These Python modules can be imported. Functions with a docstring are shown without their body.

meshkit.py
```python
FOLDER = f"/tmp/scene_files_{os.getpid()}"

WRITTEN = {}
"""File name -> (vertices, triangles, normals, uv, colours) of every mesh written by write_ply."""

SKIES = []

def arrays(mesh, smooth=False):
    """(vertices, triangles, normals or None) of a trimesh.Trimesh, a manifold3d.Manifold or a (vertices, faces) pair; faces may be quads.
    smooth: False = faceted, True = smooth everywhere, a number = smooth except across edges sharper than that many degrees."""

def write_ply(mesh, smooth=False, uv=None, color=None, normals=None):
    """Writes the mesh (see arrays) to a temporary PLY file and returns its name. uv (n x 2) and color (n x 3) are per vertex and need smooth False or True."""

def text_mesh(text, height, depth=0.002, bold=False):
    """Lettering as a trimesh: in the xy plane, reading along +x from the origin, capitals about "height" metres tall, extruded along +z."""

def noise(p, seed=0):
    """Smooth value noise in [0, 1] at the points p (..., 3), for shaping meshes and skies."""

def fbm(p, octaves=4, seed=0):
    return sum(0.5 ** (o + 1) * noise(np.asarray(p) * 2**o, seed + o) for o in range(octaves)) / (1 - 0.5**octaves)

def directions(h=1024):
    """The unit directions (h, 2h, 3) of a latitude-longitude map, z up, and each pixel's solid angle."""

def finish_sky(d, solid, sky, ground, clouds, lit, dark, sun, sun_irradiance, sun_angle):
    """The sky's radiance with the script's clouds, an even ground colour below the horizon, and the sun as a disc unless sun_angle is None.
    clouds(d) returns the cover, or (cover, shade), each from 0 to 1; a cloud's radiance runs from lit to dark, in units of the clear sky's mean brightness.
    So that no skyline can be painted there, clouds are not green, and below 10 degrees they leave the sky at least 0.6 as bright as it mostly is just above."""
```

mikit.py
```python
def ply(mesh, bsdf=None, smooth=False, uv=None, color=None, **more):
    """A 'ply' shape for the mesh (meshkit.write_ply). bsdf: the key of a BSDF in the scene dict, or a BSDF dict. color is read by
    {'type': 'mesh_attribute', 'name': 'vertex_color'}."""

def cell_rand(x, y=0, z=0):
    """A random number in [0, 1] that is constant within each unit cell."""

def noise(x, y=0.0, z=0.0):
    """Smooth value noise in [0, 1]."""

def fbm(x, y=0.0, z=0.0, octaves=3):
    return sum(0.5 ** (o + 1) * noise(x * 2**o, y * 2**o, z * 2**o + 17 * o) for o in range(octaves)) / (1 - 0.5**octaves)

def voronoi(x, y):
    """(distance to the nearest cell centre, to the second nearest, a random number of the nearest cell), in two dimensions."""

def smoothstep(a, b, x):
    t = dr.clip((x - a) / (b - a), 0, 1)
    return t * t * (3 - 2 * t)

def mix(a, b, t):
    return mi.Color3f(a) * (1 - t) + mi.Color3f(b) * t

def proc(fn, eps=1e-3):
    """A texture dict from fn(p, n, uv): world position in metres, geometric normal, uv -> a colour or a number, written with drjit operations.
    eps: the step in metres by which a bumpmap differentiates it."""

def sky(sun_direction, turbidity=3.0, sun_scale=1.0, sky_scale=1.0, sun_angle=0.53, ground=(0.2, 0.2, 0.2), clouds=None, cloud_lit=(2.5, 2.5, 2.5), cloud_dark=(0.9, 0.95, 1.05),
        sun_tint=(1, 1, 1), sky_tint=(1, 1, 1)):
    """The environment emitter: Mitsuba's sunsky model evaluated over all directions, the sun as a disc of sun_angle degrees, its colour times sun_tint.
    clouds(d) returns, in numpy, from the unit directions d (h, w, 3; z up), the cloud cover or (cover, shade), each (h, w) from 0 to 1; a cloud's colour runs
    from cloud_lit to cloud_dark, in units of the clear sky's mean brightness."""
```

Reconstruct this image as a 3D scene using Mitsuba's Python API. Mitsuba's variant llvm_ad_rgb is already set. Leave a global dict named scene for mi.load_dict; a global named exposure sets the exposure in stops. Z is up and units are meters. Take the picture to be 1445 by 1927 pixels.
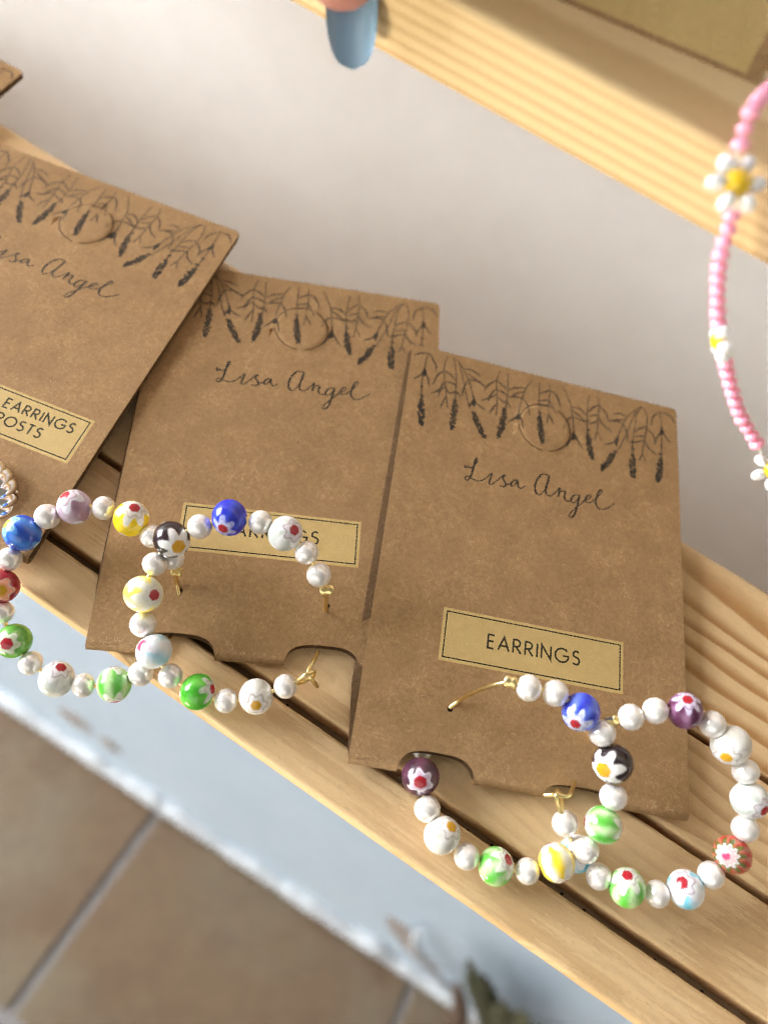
import math, random, json
import numpy as np, trimesh, shapely, manifold3d as m3
import drjit as dr, mitsuba as mi
import mikit, meshkit
from mikit import noise, fbm, smoothstep, mix, cell_rand
from shapely.geometry import LineString, Point, Polygon, box as sbox
from shapely.ops import unary_union

random.seed(7); RNG = np.random.default_rng(7)
T = mi.ScalarTransform4f
scene, labels = {'type': 'scene'}, {}

# ------------------------------------------------------------------ camera, light, exposure
CAM = np.array([0., 0., 0.910])
FWD = np.array([-0.123124, 0.637897, -0.760216]); UPV = np.array([-0.536542, 0.601641, 0.591735])
scene['camera'] = {'type': 'thinlens', 'fov': 53.13, 'fov_axis': 'x', 'near_clip': 0.01, 'far_clip': 30.0,
                   'aperture_radius': 0.0015, 'focus_distance': 0.152,
                   'to_world': T().look_at(origin=CAM.tolist(), target=(CAM + FWD).tolist(), up=UPV.tolist())}
exposure = 0.12
scene['room_light'] = {'type': 'constant', 'radiance': {'type': 'rgb', 'value': [0.215, 0.196, 0.168]}}
def lamp(name, centre, target, w, h, rgb, label, cat):
    tw = T().look_at(origin=list(centre), target=list(target), up=[0, 0, 1]) @ T().scale([w / 2, h / 2, 1])
    scene[name] = {'type': 'rectangle', 'to_world': tw, 'bsdf': {'type': 'diffuse', 'reflectance': {'type': 'rgb', 'value': 0.1}},
                   'emitter': {'type': 'area', 'radiance': {'type': 'rgb', 'value': list(rgb)}}}
    labels[name] = {'label': label, 'category': cat}
lamp('window', (-1.5, -0.38, 1.18), (0, -0.30, 1.0), 0.98, 0.92, (21.0, 21.4, 21.9), 'bright window in the side wall to the left of the display, outside the frame', 'window')
lamp('front_fill', (.1, -2.4, 1.12), (0, 0.15, 0.80), 3.6, 2.0, (1.20, 1.15, 1.06), 'added soft fill light behind the photographer, outside the frame', 'front_fill')  # unseen fill lamp, added to brighten the wall from the front
for i, (x, y, e) in enumerate(((-.26, -.74, .085), (-.17, -.80, .085), (-.08, -.72, .085), (-.34, -.70, .085))):      # warm light thrown up from the sunlit floor in front
    scene[f'floor_glow_{i}'] = {'type': 'spot', 'to_world': T().look_at(origin=[x, y, .03], target=[-.08, .10, .84], up=[1, 0, 0]), 'cutoff_angle': 16, 'beam_width': 9,
                                'intensity': {'type': 'rgb', 'value': [e * 10.6, e * 9.3, e * 6.4]}}

# ------------------------------------------------------------------ shelf frame: s along the slats, t up the slope, h off the surface (mm)
TAU = math.radians(13.5)
SO = CAM + np.array([0.0145008, 0.1116924, -0.1285918])
SX = np.array([1., 0, 0]); SS = np.array([0, math.cos(TAU), math.sin(TAU)]); SN = np.array([0, -math.sin(TAU), math.cos(TAU)])
def sh(q):
    q = np.atleast_2d(np.asarray(q, float)) * 1e-3
    return SO + q[:, :1] * SX + q[:, 1:2] * SS + q[:, 2:3] * SN

def rgb(*c): return {'type': 'rgb', 'value': list(c)}
def add(key, mesh, bsdf, smooth=False, **kw):
    k, n = key, 0
    while k in scene or k in labels:
        n += 1; k = f'{key}_{n:03d}'
    scene[k] = mikit.ply(mesh, bsdf, smooth=smooth, **kw)
    return k
def thing(name, label, cat, group=None):
    k, n = name, 0
    while k in labels: n += 1; k = f'{name}_{n:03d}'
    labels[k] = {'label': label, 'category': cat}
    if group: labels[k]['group'] = group
    return k
def spline(pts, n=8, closed=False):
    P = np.asarray(pts, float)
    if len(P) < 3 and not closed:
        return P[0] + np.linspace(0, 1, n * (len(P) - 1) + 1)[:, None] * (P[-1] - P[0])
    Q = np.vstack([P[-1], P, P[0], P[1]]) if closed else np.vstack([2 * P[0] - P[1], P, 2 * P[-1] - P[-2]])
    out = []
    for i in range(1, len(Q) - 2):
        for t in np.arange(n) / n:
            a, b, c, d = Q[i - 1], Q[i], Q[i + 1], Q[i + 2]
            out.append(.5 * (2 * b + (c - a) * t + (2 * a - 5 * b + 4 * c - d) * t * t + (3 * b - a - 3 * c + d) * t ** 3))
    if not closed: out.append(P[-1])
    return np.array(out)
def tube(P, r, sides=10, closed=False, cap=True):
    P = np.asarray(P, float); n = len(P); r = np.broadcast_to(r, n)
    tg = (np.roll(P, -1, 0) - np.roll(P, 1, 0)) if closed else np.gradient(P, axis=0)
    tg /= np.linalg.norm(tg, axis=1, keepdims=True) + 1e-12
    a = np.cross(tg[0], [.31, .2, .93]); a /= np.linalg.norm(a); V = []
    for i in range(n):
        a = a - tg[i] * (a @ tg[i]); a /= np.linalg.norm(a); b = np.cross(tg[i], a)
        ph = np.arange(sides) / sides * 2 * np.pi
        V.append(P[i] + r[i] * (np.cos(ph)[:, None] * a + np.sin(ph)[:, None] * b))
    V = np.vstack(V); F = []
    for i in range(n if closed else n - 1):
        j = (i + 1) % n
        for k in range(sides):
            l = (k + 1) % sides
            F += [[i * sides + k, i * sides + l, j * sides + l], [i * sides + k, j * sides + l, j * sides + k]]
    if cap and not closed:
        V = np.vstack([V, P[0], P[-1]]); c0, c1 = len(V) - 2, len(V) - 1
        for k in range(sides):
            l = (k + 1) % sides
            F += [[c0, l, k], [c1, (n - 1) * sides + k, (n - 1) * sides + l]]
    return trimesh.Trimesh(V, F, process=False)
def loft(prof, P, A, B, jitter=0, seed=0, freq=200):
    """closed profile (k,2) swept along the points P with axes A, B; optional edge roughness (m)"""
    prof = np.asarray(prof); k, n = len(prof), len(P)
    V = (P[:, None, :] + prof[None, :, :1] * A + prof[None, :, 1:] * B)
    if jitter:
        d = meshkit.fbm(V * freq, 3, seed) - .5; d2 = meshkit.fbm(V * freq, 3, seed + 9) - .5
        V = V + jitter * (d[..., None] * A + d2[..., None] * B)
    V = V.reshape(-1, 3); i, j = np.meshgrid(np.arange(n - 1), np.arange(k), indexing='ij'); i, j = i.ravel(), j.ravel(); l = (j + 1) % k
    F = np.vstack([np.c_[i * k + j, i * k + l, (i + 1) * k + l], np.c_[i * k + j, (i + 1) * k + l, (i + 1) * k + j]])
    c0 = V[:k].mean(0); c1 = V[-k:].mean(0); V = np.vstack([V, c0, c1]); j = np.arange(k); l = (j + 1) % k
    F = np.vstack([F, np.c_[np.full(k, len(V) - 2), l, j], np.c_[np.full(k, len(V) - 1), (n - 1) * k + j, (n - 1) * k + l]])
    m = trimesh.Trimesh(V, F, process=False)
    if m.volume < 0: m.invert()
    return m
def rounded(x0, x1, y0, y1, r, q=4):
    return np.array(sbox(x0, y0, x1, y1).buffer(-r, quad_segs=q).buffer(r, quad_segs=q).exterior.coords)[:-1]

# ------------------------------------------------------------------ materials
def bsdf(name, base, rough=.5, bump=None, eps=2e-4, **kw):
    b = {'type': 'principled', 'base_color': base, 'roughness': rough, **kw}
    if bump is not None: b = {'type': 'bumpmap', 'arbitrary': mikit.proc(bump, eps=eps), 'scale': 1.0, 'bsdf': b}
    scene[name] = {'type': 'twosided', 'bsdf': b}
def stu(p):
    x, y, z = p.x - SO[0], p.y - SO[1], p.z - SO[2]
    return x * 1e3, (y * SS[1] + z * SS[2]) * 1e3, (y * SN[1] + z * SN[2]) * 1e3
def flecks(a, b, ang, fx, fy):
    c, s = math.cos(ang), math.sin(ang)
    return noise((a * c + b * s) * fx, (b * c - a * s) * fy, ang * 7)
def kraft_fn(base, warm):
    def fn(p, n, uv):
        s, t, h = stu(p)
        blot = fbm(s * .22 + 3, t * .22, h * .2, 2); blot2 = fbm(s * 2.1, t * 2.1, h, 3)
        g = noise(s * 6, t * 6, h * 4)
        f = mi.Float(0)
        for k, a in enumerate((.4, 1.1, 1.9, 2.7, 1.5, 1.7)):
            f = dr.maximum(f, smoothstep(.76, .95, flecks(s + 17 * k, t - 9 * k, a, .75, 5.5)))
        dk = smoothstep(.80, .95, flecks(s - 40, t + 11, .9, 1.2, 6.)); dk2 = smoothstep(.80, .95, flecks(s + 20, t + 51, 2.2, 1.0, 6.))
        v = .80 + .24 * blot + .22 * blot2 + .16 * (g - .5)
        c = mix(base, warm, blot2) * v
        c = mix(c, (.60, .425, .24), f * (.08 + .20 * smoothstep(.25, .8, blot)))
        return mix(c, mi.Color3f(base) * .42, dr.maximum(dk, dk2) * .26)
    return fn
def kraft_bump(p, n, uv):
    s, t, h = stu(p)
    f = mi.Float(0)
    for k, a in enumerate((.4, 1.9, 2.7)):
        f = f + smoothstep(.7, .98, flecks(s + 17 * k, t - 9 * k, a, 1.1, 9.))
    return f * 2.0e-5 + noise(s * 6, t * 6, h * 3) * 2.5e-5
bsdf('kraft', mikit.proc(kraft_fn((.250, .145, .063), (.315, .194, .092))), .82, kraft_bump, 1e-4, specular=.25)
bsdf('kraft_shade', mikit.proc(kraft_fn((.14, .082, .040), (.17, .10, .05))), .9, specular=.2)  # shade inside the folded card put into the colour, a darker kraft
def tan_fn(p, n, uv):
    s, t, h = stu(p)
    f = smoothstep(.86, .97, flecks(s, t, .7, 1.3, 7.)); l = smoothstep(.86, .97, flecks(s + 31, t, 2.3, 1.5, 8.))
    c = mix((.46, .325, .125), (.51, .37, .155), fbm(s * .8, t * .8, 0, 3)) * (.93 + .14 * noise(s * 10, t * 10, 3))
    return mix(mix(c, (.33, .22, .09), f * .45), (.72, .58, .33), l * .5)
bsdf('sticker_paper', mikit.proc(tan_fn), .6, specular=.35)
def ink(name, c, wear=.22):
    def fn(p, n, uv):
        s, t, h = stu(p)
        return mix(c, (.30, .19, .095), smoothstep(.5, .95, noise(s * 5, t * 5, 1)) * wear)
    bsdf(name, mikit.proc(fn), .75, specular=.2)
ink('ink_black', (.022, .018, .014)); ink('ink_soft', (.042, .029, .018)); ink('ink_label', (.02, .018, .012), 0.)

def wood_fn(seed, broad=0.0, stain=0.0, tone=1.0, base_amt=.13, rate=.55, light=(.65, .46, .25), dark=(.40, .215, .08)):
    def fn(p, n, uv):
        s, t, h = stu(p)
        o = seed * 37.3
        w = (fbm(s * .018 + o, t * .05, h * .05, 3) - .5) * 9 + (noise(s * .07 + o, t * .15, 1) - .5) * 1.6
        r = dr.sqrt(dr.square(t * 1.0 + w + 14 * math.sin(seed * 2.1) - 30) + dr.square(h * .8 + 20))
        g = r * rate; g = g - dr.floor(g)
        late = smoothstep(.30, .86, g) * (1 - smoothstep(.88, 1.0, g))
        fine = noise(s * .35 + o, t * 7, h * 7) ; fine2 = noise(s * 1.4, t * 22, h * 18)
        amt = base_amt + broad * smoothstep(5, 45, s)
        c = mix(light, dark, dr.clip(late * amt + (fine - .5) * .16, 0, 1))
        if stain:
            ed = (noise(s * 1.1 + o, t * 11, 2) - .5) * .07 + (noise(s * .1 + o, t * 2.2, 6) - .5) * .12
            f = fbm(s * .033 + o * 1.7, t * .085 + 4, seed, 2) + ed
            c = mix(c, mi.Color3f(.47, .285, .13), smoothstep(.56, .585, f) * (1 - smoothstep(.66, .76, f)) * stain)
        pore = smoothstep(.80, .95, noise(s * .9 + o, t * 13, h * 13)) * .16
        c = c * (.93 + .14 * fine2) * (1 - pore) * tone
        return c * (.97 + .06 * fbm(s * .06, t * .1, o, 2))
    return fn
def wood_bump(p, n, uv):
    s, t, h = stu(p)
    return noise(s * .5, t * 14, h * 14) * 3.0e-5 + noise(s * 3, t * 8, h * 8) * 1.0e-5
for i, (sd, br, st, rt) in enumerate(((1.3, .06, .45, .42), (2.2, .10, .55, .36), (3.7, .42, .15, .33), (4.9, .95, .0, .23))):
    bsdf(f'pine_{i}', mikit.proc(wood_fn(sd, br, st, rate=rt)), .5, wood_bump, 1e-4, specular=.3)
bsdf('pine_upper', mikit.proc(wood_fn(6.1, .0, 0, base_amt=.55, rate=.62, light=(.66, .49, .27), dark=(.45, .27, .11))), .5, wood_bump, 1e-4, specular=.3)
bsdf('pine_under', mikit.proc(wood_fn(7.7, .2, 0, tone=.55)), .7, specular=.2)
bsdf('knot_hole', rgb(.012, .008, .006), .9)

def wall_fn(p, n, uv):
    c = mix((.76, .735, .70), (.81, .79, .765), fbm(p.x * 22, p.z * 22, 3, 4))
    lo = mix((.47, .565, .655), (.53, .615, .695), fbm(p.x * 14, p.z * 14, 5, 3))          # cool sky light below the shelf, put into the paint colour as pale blue
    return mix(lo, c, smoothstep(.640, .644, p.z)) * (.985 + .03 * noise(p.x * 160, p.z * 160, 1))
bsdf('wall_paint', mikit.proc(wall_fn), .62, lambda p, n, uv: fbm(p.x * 60, p.z * 60, 0, 3) * 1.2e-4, 5e-4, specular=.3)
bsdf('plaster_white', mikit.proc(lambda p, n, uv: mix((.46, .49, .52), (.62, .64, .655), fbm(p.x * 90, p.z * 90, p.y * 90, 3))), .5, specular=.4)
bsdf('plaster_bare', mikit.proc(lambda p, n, uv: mix((.26, .22, .195), (.38, .335, .30), fbm(p.x * 90, p.z * 90, 7, 3))), .9)
def tile_fn(p, n, uv):
    a = fbm(p.x * 9, p.y * 9, 1, 4); b = fbm(p.x * 26 + 5, p.y * 26, 2, 4)
    c = mix((.47, .315, .195), (.48, .375, .25), smoothstep(.35, .65, a))
    return mix(c, (.36, .22, .14), smoothstep(.50, .78, b) * .45) * (.37 + .06 * noise(p.x * 140, p.y * 140, 4))
bsdf('terracotta', mikit.proc(tile_fn), .38, specular=.35)
bsdf('grout', mikit.proc(lambda p, n, uv: mix((.23, .215, .205), (.29, .27, .26), fbm(p.x * 120, p.y * 120, 0, 3))), .9)

vc = {'type': 'mesh_attribute', 'name': 'vertex_color'}
scene['millefiori'] = {'type': 'twosided', 'bsdf': {'type': 'principled', 'base_color': vc, 'roughness': .13, 'specular': .5, 'clearcoat': 1.0, 'clearcoat_gloss': .97}}
def pearl_fn(p, n, uv): return mix((.80, .775, .74), (.86, .84, .81), noise(p.x * 900, p.y * 900, p.z * 900))
scene['pearl'] = {'type': 'twosided', 'bsdf': {'type': 'principled', 'base_color': mikit.proc(pearl_fn), 'roughness': .19, 'metallic': .36, 'specular': .7, 'clearcoat': 1.0, 'clearcoat_gloss': .96, 'sheen': .3}}
scene['gold'] = {'type': 'twosided', 'bsdf': {'type': 'principled', 'base_color': rgb(.94, .77, .36), 'roughness': .22, 'metallic': 1.0}}
scene['silver'] = {'type': 'twosided', 'bsdf': {'type': 'principled', 'base_color': rgb(.90, .87, .83), 'roughness': .09, 'metallic': 1.0}}
for nm, c, tr in (('seed_pink', (.98, .40, .57), 0.), ('seed_white', (.88, .90, .94), .15), ('seed_yellow', (.93, .62, .015), .1)):
    scene[nm] = {'type': 'principled', 'base_color': rgb(*c), 'roughness': .1, 'specular': .6, 'spec_trans': tr, 'clearcoat': 1.0, 'clearcoat_gloss': .98}
scene['seed_clear'] = {'type': 'dielectric', 'int_ior': 1.5, 'ext_ior': 1.0}
scene['thread'] = {'type': 'twosided', 'bsdf': {'type': 'principled', 'base_color': rgb(.8, .8, .8), 'roughness': .4}}
bsdf('skin', mikit.proc(lambda p, n, uv: mix((.42, .19, .17), (.50, .25, .22), fbm(p.x * 260, p.y * 260, p.z * 260, 3))), .45, specular=.4)
scene['nail_polish'] = {'type': 'twosided', 'bsdf': {'type': 'principled', 'base_color': rgb(.23, .385, .55), 'roughness': .14, 'specular': .5, 'clearcoat': 1.0}}
bsdf('leaf_olive', mikit.proc(lambda p, n, uv: mix((.035, .045, .028), (.085, .08, .04), fbm(p.x * 80, p.y * 80, p.z * 30, 3))), .55)
bsdf('leaf_brown', rgb(.10, .062, .04), .7)

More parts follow.
